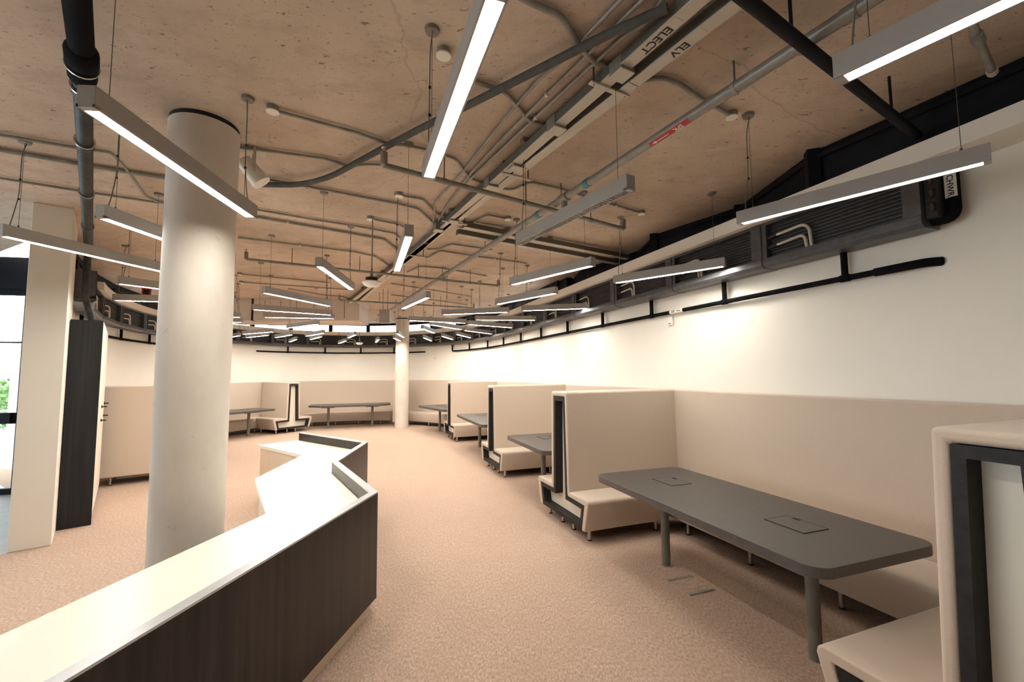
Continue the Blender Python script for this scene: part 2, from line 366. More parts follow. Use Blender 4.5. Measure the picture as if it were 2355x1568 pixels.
# ------------------------------------------------------------------ booth dividers (back-to-back benches)
TZ = 1.485
def divider(label, cx, cy, d, seat_len=1.03, tower_len=1.47, T=TZ, name='booth_bench', hw=.612, tw_=.192):
    """cx,cy = middle of the free end on the floor; d = direction towards the wall"""
    rz = math.atan2(d[1], d[0]); o = root(name, label, 'bench', (cx, cy, 0), rz, 'back-to-back booth benches')
    F = lambda u, v, w: (w, u, v)
    tb = tw_+.03; dt = tw_-.192; e_ = hw-.612
    tw = [(tb, .378), (tw_, T), (-tw_, T), (-tb, .378), (-tb+.054, .378), (-tw_+.054, T-.055), (tw_-.054, T-.055), (tb-.054, .378)]
    MB().prism(tw, 0, tower_len, F).build('backrest', 'fabric', o, bevel=.022, bseg=3)
    for s in (-1, 1):
        st = [(s*(.535+e_), .115), (s*(.612+e_), .385), (s*(.606+e_), .415), (s*(.585+e_), .43), (s*(.226+dt), .432), (s*(.17+dt), .376), (s*(.535+e_), .372), (s*(.475+e_), .115)]
        if s < 0: st = st[::-1]
        MB().prism(st, 0, seat_len, F).build('seat', 'fabric', o, bevel=.014, bseg=3)
    o1 = [(.472+e_, .118), (.530+e_, .370), (.166+dt, .374), (.136+dt, T-.058)]; o2 = [(.428+e_, .165), (.468+e_, .325), (.122+dt, .329), (.094+dt, T-.105)]
    o1 = o1+[(-u, v) for u, v in o1[::-1]]; o2 = o2+[(-u, v) for u, v in o2[::-1]]
    n = len(o1); vs = []
    for w in (.006, .16):
        vs += [F(u, v, w) for u, v in o1]+[F(u, v, w) for u, v in o2]
    fs = []
    for i in range(n):
        j = (i+1) % n
        fs += [(i, j, n+j, n+i), (2*n+i, 3*n+i, 3*n+j, 2*n+j), (n+i, n+j, 3*n+j, 3*n+i), (i, 2*n+i, 2*n+j, j)]
    MB().add(vs, fs).build('end_frame', 'frame', o)
    MB().prism([(u*1.02, v) for u, v in o2], .10, .15, F).build('infill_panel', 'infill', o)
    MB().box2((.17, -.47, .118), (seat_len, .47, .14)).build('base_board', 'frame', o)
    for x in (.10, seat_len-.12):
        for y in (-.46, -.13, .13, .46):
            lg = MB().cyl((x, y), .012, .12, .018, 14).build('leg', 'chrome', o, smooth=True)
            MB().cyl((x, y), 0, .013, .021, 14).build('foot_pad', 'rubber', lg, smooth=True)
    return o
NX, NY = .94, .345
DV = {}
divider('nearest high-backed beige bench divider, cut off by the right edge of the picture', 1.64, 1.505, (NX, NY), hw=.66, tw_=.165)
divider('beige bench divider at the left end of the near charcoal table, second from camera', .517, 4.90, (NX, NY))
divider('beige bench divider third from camera along the right wall, behind the short table', -.385, 7.60, (NX, NY))
divider('beige bench divider fourth from camera along the right wall, before the far column', -1.66, 11.33, (.93, .37))
divider('beige bench divider at far left showing its cream T-shaped end panel', -6.52, 12.93, (-.86, .51), .98, 1.36)
# short upholstered end behind the far column
tw = root('booth_bench', 'upholstered bench divider mostly hidden behind the far concrete column', 'bench', (-3.75, 14.25, 0), math.radians(97))
MB().prism([(.19, .13), (.17, TZ), (-.17, TZ), (-.19, .13)], .02, .34, lambda u, v, w: (w, u, v)).build('backrest', 'fabric', tw, bevel=.02)
for y in (-.12, .12): MB().cyl((.12, y), 0, .13, .018, 12).build('leg', 'chrome', tw)
# last bench on the left, its back turned to the camera
e = root('booth_bench', 'high beige bench back facing the camera between the cabinets and the concrete column', 'bench', (-6.42, 6.66, 0), math.atan2(.6, .8))
MB().box2((0, 0, .13), (1.42, .34, 1.55)).build('backrest', 'fabric', e, bevel=.025, bseg=3)
MB().box2((0, .34, .13), (1.42, .80, .43)).build('seat', 'fabric', e, bevel=.03, bseg=3)
MB().box2((.03, .05, .118), (1.39, .75, .13)).build('base_board', 'frame', e)
for x in (.22, 1.25):
    for y in (.10, .70):
        lg = MB().cyl((x, y), .012, .12, .018, 14).build('leg', 'chrome', e, smooth=True); MB().cyl((x, y), 0, .013, .021, 14).build('foot_pad', 'rubber', lg)

# ------------------------------------------------------------------ wall benches (seat and tall back panel along the wall)
def wall_bench(label, s0, s1, T=TZ):
    pm = wp((s0+s1)/2)[0]+wp((s0+s1)/2)[2]*.3; off = (pm.x, pm.y, 0)
    o = root('wall_bench', label, 'bench', off, 0, 'wall benches of the booths')
    MB().strip(offs(s0+.012, s1-.012, .098), offs(s0+.012, s1-.012, .03), .40, T, .40, T).build('back_panel', 'fabric', o, off, bevel=.018, bseg=3)
    A = offs(s0+.24, s1-.24, .535); A2 = offs(s0+.24, s1-.24, .47); B = offs(s0+.24, s1-.24, .095)
    b = MB(); n = len(A)
    prof = []
    for p, p2, q in zip(A, A2, B):
        prof.append([(p2[0], p2[1], .125), (p[0], p[1], .385), (p[0]*.97+q[0]*.03, p[1]*.97+q[1]*.03, .422), (p[0]*.9+q[0]*.1, p[1]*.9+q[1]*.1, .432), (q[0], q[1], .432), (q[0], q[1], .125)])
    vs = [v for pr_ in prof for v in pr_]; m_ = 6
    fs = [tuple(range(m_)), tuple((n-1)*m_+k for k in range(m_))[::-1]]
    for i in range(n-1):
        for k in range(m_): fs.append((i*m_+k, i*m_+(k+1) % m_, (i+1)*m_+(k+1) % m_, (i+1)*m_+k))
    b.add(vs, fs).build('seat', 'fabric', o, off, bevel=.012, bseg=2)
    MB().strip(offs(s0+.3, s1-.3, .44), offs(s0+.3, s1-.3, .12), .115, .126).build('base_board', 'frame', o, off)
    nl = max(2, int((s1-s0)/1.1)+1)
    for i in range(nl):
        for d in (.42, .16):
            p, t, nn = wp(s0+.62+(s1-s0-1.24)*i/(nl-1)); q = p+nn*d
            lg = MB().cyl((q.x, q.y), .012, .118, .018, 12).build('leg', 'chrome', o, off, smooth=True)
            MB().cyl((q.x, q.y), 0, .013, .021, 12).build('foot_pad', 'rubber', lg, off)
    return o
def s_of(cx, cy, d, l=1.57): return near_s(cx+d[0]*l, cy+d[1]*l)
s0 = s_of(1.62, 1.56, (NX, NY)); s1 = s_of(.517, 4.90, (NX, NY)); s2 = s_of(-.385, 7.60, (NX, NY)); s3 = s_of(-1.66, 11.33, (.93, .37))
s4 = near_s(-3.85, 15.2); s5 = s_of(-6.52, 12.93, (-.86, .51)); s6 = near_s(-6.42, 6.3)
wall_bench('long beige wall bench with tall back behind the near charcoal table', s0, s1)
wall_bench('beige wall bench with tall back behind the short second table', s1, s2)
wall_bench('beige wall bench with tall back behind the third table on the right', s2, s3)
wall_bench('curved beige wall bench just right of the far concrete column', s3, s4)
wall_bench('beige wall bench with tall back behind the far table facing the camera', s4, s5)
wall_bench('beige wall bench at far left, partly behind the big concrete column', s5, s6-1.1)

# ------------------------------------------------------------------ tables
def rounded(L, Wd, r, n=6):
    out = []
    for cx, cy, a0 in ((L-r, r, -90), (L-r, Wd-r, 0), (r, Wd-r, 90), (r, r, 180)):
        for i in range(n+1):
            a = math.radians(a0+90*i/n); out.append((cx+r*math.cos(a), cy+r*math.sin(a)))
    return out
def table(label, x, y, ang, L, Wd=.94, inset=.40, lids=True, cut=0):
    """x,y = front corner; local X along the length, local Y towards the wall"""
    o = root('booth_table', label, 'table', (x, y, 0), ang, 'charcoal booth tables')
    poly = rounded(L, Wd, .10) if not cut else [(cut, 0), (L-cut, 0), (L, cut*.8), (L, Wd), (0, Wd), (0, cut*.8)]
    MB().prism(poly, .685, .74).build('tabletop', 'table', o, bevel=.003)
    for lx in (inset, L-inset):
        lg = MB().cyl((lx, Wd/2), .004, .648, .037, 24).build('leg', 'tableleg', o, smooth=True)
        MB().cyl((lx, Wd/2), 0, .006, .043, 24).build('foot_ring', 'chrome', lg)
        MB().box((lx, Wd/2, .667), (.40, .34, .036)).build('mounting_plate', 'frame', o)
    if lids:
        for lx in (inset+.08, L-inset-.1):
            ld = MB().box((lx, Wd/2+.02, .7405), (.26, .20, .005)).build('power_lid', 'table', o)
            fr_ = MB()
            for dx, dy, sx, sy in ((-.131, 0, .004, .206), (.131, 0, .004, .206), (0, -.102, .266, .004), (0, .102, .266, .004)): fr_.box((lx+dx, Wd/2+.02+dy, .7406), (sx, sy, .0054))
            fr_.build('lid_gap', 'slot', ld)
            MB().box((lx-.06, Wd/2+.105, .741), (.045, .022, .007)).build('finger_slot', 'slot', ld)
    return o
TA = math.atan2(-.945, .328)
table('large charcoal table nearest the camera on the right', .768, 4.154, TA, 2.13)
table('short charcoal table second from the camera on the right', -.11, 6.74, TA, 1.47, inset=.36)
table('charcoal table third from the camera on the right', -1.341, 10.314, TA, 2.32)
table('charcoal table just right of the far concrete column', -2.89, 13.2, math.atan2(-.85, .53), 2.0, inset=.62)
table('far charcoal table left of the far column, long side towards the camera', -6.25, 13.20, math.atan2(.30, .95), 2.45, inset=.56, lids=False, cut=.35)
table('charcoal table at far left, partly behind the big concrete column', -7.72, 10.45, math.atan2(.90, .44), 2.2, inset=.5)

# ------------------------------------------------------------------ reception counter
CO = [(-1.46, -.10), (-.981, 3.19), (-1.724, 4.316), (-1.827, 5.503), (-3.115, 6.462)]
ct = root('reception_counter', 'zigzag reception counter with dark wood front and cream worktop, at left', 'counter', (-1.6, 3.2, 0)); CF = (-1.6, 3.2, 0)
def inner(P, d):
    P = [Vector((*p, 0)) for p in P]; out = []
    for i, p in enumerate(P):
        if i == 0: t = (P[1]-p).normalized(); n = Vector((-t.y, t.x, 0)); out.append(p+n*d); continue
        if i == len(P)-1: t = (p-P[i-1]).normalized(); n = Vector((-t.y, t.x, 0)); out.append(p+n*d); continue
        t0, t1 = (p-P[i-1]).normalized(), (P[i+1]-p).normalized(); n0, n1 = Vector((-t0.y, t0.x, 0)), Vector((-t1.y, t1.x, 0))
        b = (n0+n1).normalized(); out.append(p+b*(d/max(.3, b.dot(n0))))
    return [(q.x, q.y) for q in out]
CI = inner(CO, .055)
for i in range(4):
    MB().prism([CO[i], CO[i+1], CI[i+1], CI[i]], .115, .842).build('front_panel', 'darkwood', ct, CF)
    MB().prism([CO[i], CO[i+1], CI[i+1], CI[i]], .842, .852).build('edge_cap', 'cap', ct, CF)
CI2 = inner(CO, .058)
wt = CI2[:5]+[(-3.53, 6.04), (-2.53, 5.26), (-2.405, 4.09), (-1.72, 3.067), (-2.18, -.10)]
wk = MB()
for quad in ([wt[0], wt[1], wt[8], wt[9]], [wt[1], wt[2], wt[7], wt[8]], [wt[2], wt[3], wt[6], wt[7]], [wt[3], wt[4], wt[5], wt[6]]): wk.prism(quad, .70, .74)
wk.build('worktop', 'worktop', ct, CF)
PL = inner(CO, .05); PL2 = inner(CO, .075)
for i in range(4): MB().prism([PL[i], PL[i+1], PL2[i+1], PL2[i]], 0, .116).build('plinth', 'plinth', ct, CF)
MB().prism([(-3.44, 6.02), (-2.62, 5.39), (-2.64, 5.36), (-3.46, 5.99)], 0, .70).build('side_panel', 'plinth', ct, CF)
MB().prism([(-3.45, 6.035), (-3.42, 6.06), (-3.12, 6.36), (-3.15, 6.38)], 0, .70).build('side_panel', 'plinth', ct, CF)
MB().prism([(-2.38, 4.12), (-1.75, 3.16), (-1.73, 3.18), (-2.36, 4.14)], 0, .70).build('side_panel', 'plinth', ct, CF)

# ------------------------------------------------------------------ storage cabinet
cb0, cb1 = Vector((-4.862, 5.092, 0)), Vector((-6.2, 6.58, 0)); cd = (cb1-cb0).normalized(); cn = Vector((-cd.y, cd.x, 0)); CL = (cb1-cb0).length
cbt = root('storage_cabinet', 'tall storage cabinet with dark wood side and cream doors by the partition', 'cabinet', cb0, math.atan2(cd.y, cd.x))
H = 2.36
MB().box2((0, -.0, .10), (.02, .275, H)).build('side_panel', 'darkpanel', cbt)
MB().box2((0, .0, 0), (.02, .275, .10)).build('side_panel', 'darkpanel', cbt)
MB().box2((CL-.02, .0, .1), (CL, .275, H)).build('side_panel', 'darkpanel', cbt)
MB().box2((.02, .02, .1), (CL-.02, .275, H-.002)).build('carcass', 'infill', cbt)
MB().box2((.04, .04, 0), (CL-.03, .27, .1)).build('plinth', 'slot', cbt)
for i in range(2):
    x0 = .022+i*(CL-.04)/2; x1 = x0+(CL-.04)/2-.006
    d = MB().box2((x0, -.002, .105), (x1, .018, H-.005)).build('door', 'infill', cbt, bevel=.002)
    hx = x1-.07
    for zz in (1.12, 1.30):
        hb = MB().tube([(hx, -.002, zz), (hx, -.05, zz), (hx-.07, -.05, zz)], .008, 8); hb.tube([(hx, 0, zz), (hx, -.012, zz)], .02, 12)
        hb.build('handle', 'slot', d)

# ------------------------------------------------------------------ pendant lamps
ZL = 2.73
def make_lamp(lit=True):
    o = root('pendant_lamp', '', 'lamp')
    b = MB(); hw, hh, hl = .034, .088, .60
    b.box2((-hl, -hw, .012), (hl, hw, hh)).build('housing', 'alu', o, bevel=.002)
    b = MB()
    b.box2((-hl, -hw, 0), (hl, -hw+.008, .013)); b.box2((-hl, hw-.008, 0), (hl, hw, .013))
    b.box2((-hl, -hw, 0), (-hl+.028, hw, .013)); b.box2((hl-.028, -hw, 0), (hl, hw, .013)); b.build('rim', 'alu', o)
    if lit:
        MB().box2((-hl+.028, -hw+.008, .003), (hl-.028, hw-.008, .012)).build('diffuser', 'lamp', o)
    else:
        MB().box2((-hl+.028, -hw+.008, .0105), (hl-.028, hw-.008, .0119)).build('reflector', 'louvre', o)
        for i in range(46): MB().box((-hl+.04+i*.0247, 0, .006), (.003, .05, .009)).build('louvre_blade', 'louvre', o)
    for x in (-hl+.10, hl-.10):
        MB().tube([(x, 0, hh), (x, 0, ZC-ZL-.02)], .0016, 5).build('suspension_wire', 'wire', o)
        MB().cyl((x, 0), ZC-ZL-.020, ZC-ZL, .036, 16, .04).build('ceiling_rose', 'rose', o, smooth=True)
        MB().cyl((x, 0), hh, hh+.02, .006, 8).build('wire_grip', 'wire', o)
    pts = [(hl-.05, 0, hh), (hl-.06, .01, hh+.08), (hl-.085, .01, hh+.25), (hl-.085, .008, ZC-ZL-.12), (hl-.11, 0, ZC-ZL-.02)]
    MB().tube(fillet(pts, .06), .0034, 6).build('power_cord', 'cord', o, smooth=True)
    for zz in (.3, .45): MB().cyl((hl-.085, .008), zz, zz+.012, .007, 8).build('cable_tie', 'slot', o)
    return o
lampL, lampU = make_lamp(True), make_lamp(False)
usedL = [False, False]
def lamp(label, ax, ay, bx=None, by=None, ang=None, lit=True, group='linear pendant lamps', power=None):
    """centre from the two seen ends, or from one end plus a bearing; power cord hangs at the first end"""
    i = 0 if lit else 1; proto = lampL if lit else lampU
    o = copy_tree(proto) if usedL[i] else proto; usedL[i] = True
    if ang is None:
        cx, cy = (ax+bx)/2, (ay+by)/2; a = math.atan2(ay-by, ax-bx)
    else:
        a = math.radians(ang); cx, cy = ax+.6*math.cos(a), ay+.6*math.sin(a); a += math.pi
    o.location = (cx, cy, ZL); o.rotation_euler = (0, 0, a); o['label'] = label; o['group'] = group
    if power:
        for ch in o.children:
            if ch.name.startswith('diffuser'):
                ch.data = ch.data.copy(); ch.data.materials[0] = M[power]
    return o
lamp('lit grey pendant lamp crossing in front of the big column at upper left', -1.709, 2.765, -1.626, 1.582)
lamp('lit pendant lamp running off the top edge, left of centre', -.438, 2.221, ang=-70)
lamp('lit pendant lamp running off the top right corner', 1.176, 1.475, ang=-55, power='lamp_half')
lamp('dimly glowing long pendant lamp in front of the labelled fan coil unit at right', 1.613, 2.975, 2.396, 2.078, power='lamp_dim')
lamp('unlit pendant lamp with visible louvres right of centre', .068, 3.394, .68, 2.375, lit=False)
lamp('short-looking lit pendant lamp seen nearly end-on above the white disc speaker', -1.161, 4.289, -.762, 3.152)
lamp('lit pendant lamp sloping down to the right, left of the white disc speaker', -1.958, 5.22, -1.834, 4.034)
lamp('lit pendant lamp over the wall bench, before the second fan coil unit', 1.196, 4.961, 2.119, 4.173)
lamp('lit pendant lamp left of centre-right, just below the cross trunking', -.002, 5.01, .797, 4.11)
lamp('lit pendant lamp below the one under the cross trunking', -.22, 6.43, .58, 5.56)
lamp('lit pendant lamp rising to the right, in front of the far sprinkler main', -1.74, 6.8, -1.13, 5.78)
lamp('upper lit pendant lamp of the three before the ceiling bulkhead', -2.76, 6.47, -3.115, 5.36)
lamp('middle lit pendant lamp of the three before the ceiling bulkhead', -3.125, 7.453, -4.102, 6.723)
lamp('lowest lit pendant lamp of the three before the ceiling bulkhead', -3.32, 7.923, -4.404, 7.662)
lamp('lit pendant lamp at far left edge of the picture, ending behind the big column', -3.726, 3.07, -3.46, 4.23)
lamp('lit pendant lamp beside the big drain pipe, its right half behind the column', -2.671, 2.726, ang=86)
lamp('upper of two lit pendant lamps before the left fan coil units', -4.404, 4.737, ang=55)
lamp('lower of two lit pendant lamps before the left fan coil units', -5.42, 5.80, ang=14)
lamp('nearly level lit pendant lamp in front of the right bulkhead end', .16, 7.125, 1.351, 6.903)
lamp('level lit pendant lamp above the far column, left one of the upper pair', -2.005, 8.283, -.944, 8.84)
lamp('level lit pendant lamp above the far column, right one of the upper pair', -1.224, 7.52, -.051, 7.267)
lamp('lit pendant lamp in the right far fan, topmost below the level lamp', -.733, 8.30, .497, 8.45)
lamp('lit pendant lamp in the right far fan, second from top', -.92, 9.08, 0.0, 9.80)
lamp('lit pendant lamp in the right far fan, third from top', -1.15, 10.35, -.53, 11.38)
lamp('lit pendant lamp in the right far fan, fourth from top', -1.47, 11.35, -1.21, 12.55)
lamp('lit pendant lamp just right of the far column, upper right', -1.72, 9.07, -1.19, 10.14)
lamp('lit pendant lamp just right of the far column, upper left', -2.055, 9.8, -1.99, 11.0)
lamp('lit pendant lamp just right of the far column, lower right', -1.94, 11.9, -1.81, 13.1)
lamp('lit pendant lamp just right of the far column, lower left', -2.54, 12.38, -2.55, 13.55)
lamp('lit pendant lamp against the far column, upper', -2.94, 11.0, -3.08, 12.2)
lamp('lit pendant lamp against the far column, lower', -3.40, 12.35, ang=96)
lamp('lit pendant lamp seen end-on left of the far column', -4.43, 13.98, -4.0, 12.85)
lamp('lit pendant lamp right of the far suspended disc, upper', -4.68, 12.25, -4.09, 11.2)
lamp('lit pendant lamp left of the far suspended disc, lower', -5.77, 14.3, -5.15, 13.3)
lamp('lit pendant lamp in the left far fan, longest one under the bulkhead', -4.95, 9.46, -3.97, 8.77)
lamp('lit pendant lamp in the left far fan, fifth from the big column', -5.55, 11.55, -4.70, 10.7)
lamp('lit pendant lamp in the left far fan, sixth from the big column, lower', -5.94, 12.65, -5.20, 11.7)
lamp('lit pendant lamp in the left far fan, lowest and closest to the pipe', -7.0, 13.5, -6.3, 12.53)
lamp('lit pendant lamp in the left far fan, fourth from the big column', -6.56, 11.9, -5.69, 11.08)
lamp('lit pendant lamp in the left far fan, second from the big column', -6.78, 10.81, -5.72, 10.27)
lamp('lit pendant lamp in the left far fan, third from the big column', -7.3, 11.8, -6.34, 11.15)
lamp('lit pendant lamp in the left far fan, first beside the big column, lower', -7.10, 11.19, ang=140)
q = at(555, 730, ZL); lamp('lit pendant lamp end showing beside the big column, upper of two', q.x, q.y, ang=195)
q = at(557, 741, ZL); lamp('lit pendant lamp end showing beside the big column, lower of two', q.x, q.y, ang=180)

# ------------------------------------------------------------------ fan coil units round the wall
def make_fcu():
    o = root('fan_coil_unit', '', 'fan coil', group='fan coil units round the wall'); L = 1.18; D0, D1 = .015, .23; z0, z1 = 0, .405
    # local X along wall (towards the right end of the room), local Y into the room
    MB().box2((0, D0, z0+.03), (L, D0+.02, z1)).build('back_plate', 'galv', o)
    F = lambda u, v, w: (w, u, v)
    MB().prism([(D0+.02, z0), (D1-.03, z0), (D1, z0+.03), (D1, z0+.083), (D1-.015, z0+.088), (D0+.02, z0+.04)], 0, L, F).build('drip_tray', 'galv', o, bevel=.003)
    MB().box2((0, D0+.02, z1-.02), (L, D1-.004, z1)).build('top_rail', 'galv', o)
    MB().box2((0, D0+.02, .05), (.10, D1-.003, z1-.02)).build('end_panel', 'galv', o)
    MB().box2((L-.05, D0+.02, .05), (L, D1-.003, z1-.02)).build('end_panel', 'galv', o)
    MB().box2((.10, D0+.03, .075), (L-.05, D1-.07, z1-.02)).build('coil_body', 'coil', o)
    for i in range(10): MB().box2((.10, D1-.071, .10+i*.028), (L-.05, D1-.052, .107+i*.028)).build('coil_fin', 'galv', o)
    MB().prism([(D1-.028, -.003), (D1+.003, .030), (D1+.003, z1-.02), (D1-.004, z1-.02), (D1-.004, .034), (D1-.03, .003), (D0+.03, .003), (D0+.03, -.003)], L-.006, L+.006, F).build('joint_strip', 'rubber', o)
    for i, (dz, dx) in enumerate(((.275, .36), (.185, .32))):
        h = MB().tube(fillet([(L-.15, D1-.03, dz), (L-.07-dx, D1-.02, dz+.015), (L-.07-dx-.015, D1-.02, .08)], .10, 6), .0125, 8).build('hose', 'hose', o, smooth=True)
        MB().tube([(L-.13, D1-.03, dz), (L-.18, D1-.03, dz)], .014, 8).build('hose_fitting', 'chrome', h)
        MB().tube([(L-.05, D1-.035, dz-.005), (L-.135, D1-.03, dz)], .019, 8).build('valve', 'rubber', h)
    return o
fcu = make_fcu(); first = True
s_f = near_s(2.92, 2.85); n = 0; s = s_f; FC = []
ORD = ['first', 'second', 'third', 'fourth', 'fifth', 'sixth', 'seventh', 'eighth', 'ninth', 'tenth', 'eleventh', 'twelfth', 'thirteenth', 'fourteenth', 'fifteenth', 'sixteenth', 'seventeenth', 'eighteenth', 'nineteenth', 'twentieth', 'twenty-first', 'twenty-second', 'twenty-third', 'twenty-fourth']
seg = []
while s+1.19 < STOT-.1: seg.append((s, s+1.19)); s += 1.19
for i, (a, b) in enumerate(seg):
    pa, pb = wp(a), wp(b); o = fcu if first else copy_tree(fcu); first = False
    # x axis from the near end (a) to the far end (b) mirrored so hoses sit at the end seen on the left
    d = (pb[0]-pa[0]).normalized(); nn = Vector((-d.y, d.x, 0))
    # chord bulges: push in by sagitta
    midp = wp((a+b)/2)[0]; sag = max(0, (midp-(pa[0]+pb[0])/2).dot(nn))
    org = pa[0]+nn*(sag+.005)
    o.location = (org.x, org.y, 2.635); o.rotation_euler = (0, 0, math.atan2(d.y, d.x))
    FC.append(o)
    if i < 9: o['label'] = 'grey fan coil unit on the right wall, %s from the end nearest the camera' % ORD[i]
    elif i >= len(seg)-6: o['label'] = 'grey fan coil unit on the left wall, %s back from the partition' % ORD[len(seg)-1-i]
    else: o['label'] = 'grey fan coil unit on the far wall under the bright windows, %s from the right' % ORD[i-9]
# insulated chilled water loop at the near end, with its label
p, t, nn = wp(s_f); cw = root('insulated_pipe_loop', 'black insulated pipe loop with white CHWR label at the near fan coil unit', 'pipe', (p.x, p.y, 2.635), math.atan2(t.y, t.x))
MB().tube(fillet([(-.01, .06, .38), (-.10, .07, .38), (-.11, .10, .04), (.03, .12, .06)], .07, 5), .035, 12).build('insulation', 'blackpipe', cw, smooth=True)
MB().box((-.035, .12, .21), (.06, .14, .31)).build('bracket', 'coil', cw)
for k_ in range(3):
    zc_ = .12+k_*.09; MB().tube([(-.035, .192, zc_-.03), (-.05, .215, zc_-.015), (-.05, .215, zc_+.015), (-.035, .192, zc_+.03)], .009, 8).build('return_bend', 'copper', cw, smooth=True)
lbl = MB().box((-.108, .118, .25), (.058, .012, .15)).build('pipe_label', 'white', cw)
def text_mesh(txt, size, name='lettering', mt='ink'):
    cu = bpy.data.curves.new(name, 'FONT'); cu.body = txt; cu.size = size; cu.align_x = 'CENTER'; cu.align_y = 'CENTER'; cu.extrude = .0008; cu.offset = size*.012
    to = bpy.data.objects.new(name, cu); COL.objects.link(to); dg = bpy.context.evaluated_depsgraph_get()
    me = bpy.data.meshes.new_from_object(to.evaluated_get(dg)); me.name = name; bpy.data.objects.remove(to); bpy.data.curves.remove(cu)
    me.materials.clear(); me.materials.append(M[mt]); o = bpy.data.objects.new(name, me); COL.objects.link(o); return o
def place_text(o, parent, loc, xdir, ydir):
    xd = Vector(xdir).normalized(); yd = Vector(ydir); yd = (yd-xd*yd.dot(xd)).normalized(); zd = xd.cross(yd)
    mm = Matrix((xd, yd, zd)).transposed().to_4x4(); mm.translation = loc; o.parent = parent; o.matrix_local = mm
tx = text_mesh('CHWR', .046); place_text(tx, lbl, (-.108, .1246, .25), (0, 0, -1), (-1, 0, 0))

# ------------------------------------------------------------------ condensate drain pipes below the units
def drain(label, s0, s1, units, z=2.43, elbow0=True, elbow1=False):
    pts = []; n = max(2, int((s1-s0)/.3))
    for i in range(n+1):
        p, t, nn = wp(s0+(s1-s0)*i/n); q = p+nn*.06; pts.append((q.x, q.y, z))
    if elbow0:
        p, t, nn = wp(s0-.06); q = p-nn*.005; pts = [(q.x, q.y, z)]+pts
    rad = [.023]*len(pts)
    if elbow1: pts.append((pts[-1][0], pts[-1][1], z+.24))
    off = pts[len(pts)//2]; o = root('drain_pipe', label, 'pipe', off)
    MB().tube(fillet(pts, .04, 3), .023, 10).build('run', 'blackpipe', o, off, smooth=True)
    if elbow0: MB().tube(fillet(pts[:3], .05, 4), .031, 12).build('end_lagging', 'blackpipe', o, off, smooth=True)
    for s_ in units:
        p, t, nn = wp(s_); q = p+nn*.06
        MB().tube([(q.x, q.y, z), (q.x, q.y, 2.66)], .024, 10).build('riser', 'blackpipe', o, off, smooth=True)
        MB().tube([q+Vector((0, 0, z))-t*.035, q+Vector((0, 0, z))+t*.035], .029, 10).build('collar', 'blackpipe', o, off, smooth=True)
    return o, off
mids = [(a+b)/2 for a, b in seg]
s_c1 = near_s(-1.95, 14.05); s_c2 = near_s(-3.0, 14.85)
d1, off1 = drain('black drain pipe along the right wall below the fan coil units', s_f+.08, s_c1, [m_ for m_ in mids if m_ < s_c1-.1], elbow1=True)
d2, off2 = drain('black drain pipe along the far wall below the bright windows', s_c2, near_s(-8.0, 13.3), [m_ for m_ in mids if s_c2+.1 < m_ < near_s(-8.0, 13.3)], 2.45, False)
d3, off3 = drain('black drain pipe along the left wall above the beige bench back', near_s(-8.3, 12.3), STOT-1.5, [m_ for m_ in mids if near_s(-8.3, 12.3)+.1 < m_ < STOT-1.6], 2.45, False)
sl = near_s(2.05, 5.25); p, t, nn = wp(sl); q = p+nn*.06; zz = 2.43
st = MB().tube([Vector((q.x, q.y, zz))-t*.11, Vector((q.x, q.y, zz))+t*.11], .0245, 12).build('flow_sticker', 'white', d1, off1, smooth=True)
c = q+nn*.0252+t*.045-Vector(off1)+Vector((0, 0, zz)); tx = text_mesh('CDP', .034); place_text(tx, st, c, -t, (0, 0, 1))
c = q+nn*.0252-t*.05+Vector((0, 0, zz))-Vector(off1)
MB().add([c+t*.03-Vector((0, 0, .004)), c-t*.03-Vector((0, 0, .004)), c-t*.03+Vector((0, 0, .004)), c+t*.03+Vector((0, 0, .004))], [(0, 1, 2, 3)]).build('arrow_mark', 'ink', st)

# ------------------------------------------------------------------ ceiling services
def run(name, label, cat, pix, z, r, mt='conduit', seg_=8, bend=.05, clips=0, ends=(), lift=None, group=None):
    """straight lengths and bends of conduit surveyed against the soffit"""
    P = [at(x, y, z) for x, y in pix]; off = P[len(P)//2]
    o = root(name, label, cat, off, 0, group)
    MB().tube(fillet(P, bend, 4), r, seg_).build('tube', mt, o, off, smooth=True)
    if clips:
        tot = [(a, b, (b-a).length) for a, b in zip(P, P[1:])]
        for a, b, l in tot:
            k_ = int(l/clips)
            for i in range(k_):
                c_ = a.lerp(b, (i+.5)/k_); d = (b-a).normalized()
                MB().tube([c_-d*.012, c_+d*.012], r*1.35, seg_).build('clip', 'trunk', o, off)
                MB().cyl((c_.x, c_.y), z, ZC, .006, 6).build('clip_stud', 'wire', o, off)
    for e_ in ends:
        c_ = P[e_]; MB().cyl((c_.x, c_.y), z-.010, ZC, .038, 18).build('end_box', 'conduit', o, off, smooth=True)
        MB().cyl((c_.x, c_.y), z-.016, z-.009, .040, 18).build('box_cover', 'white', o, off, smooth=True)
    return o
ZK = 3.476
CG = 'ceiling conduits'
C_ = lambda lab, pix, r=.012, ends=(), z=ZK, clips=.8: run('conduit', lab, 'conduit', pix, z, r, seg_=12, clips=clips, ends=ends, group=CG)
C_('conduit at upper left edge bending down behind the big column', [(-60, 300), (175, 340), (255, 350), (292, 390), (335, 452), (372, 467), (460, 480)])
C_('middle of three conduits running from the left edge to the big column', [(-60, 334), (190, 378), (385, 410), (470, 425)], .018)
C_('lowest of three conduits running from the left edge to the big column', [(-60, 400), (190, 440), (378, 468), (470, 484)])
C_('conduit from the white round box right of the big column to the trunking', [(627, 253), (820, 305), (893, 331), (930, 333), (985, 345), (1048, 365), (1080, 410), (1128, 426)], ends=(0,))
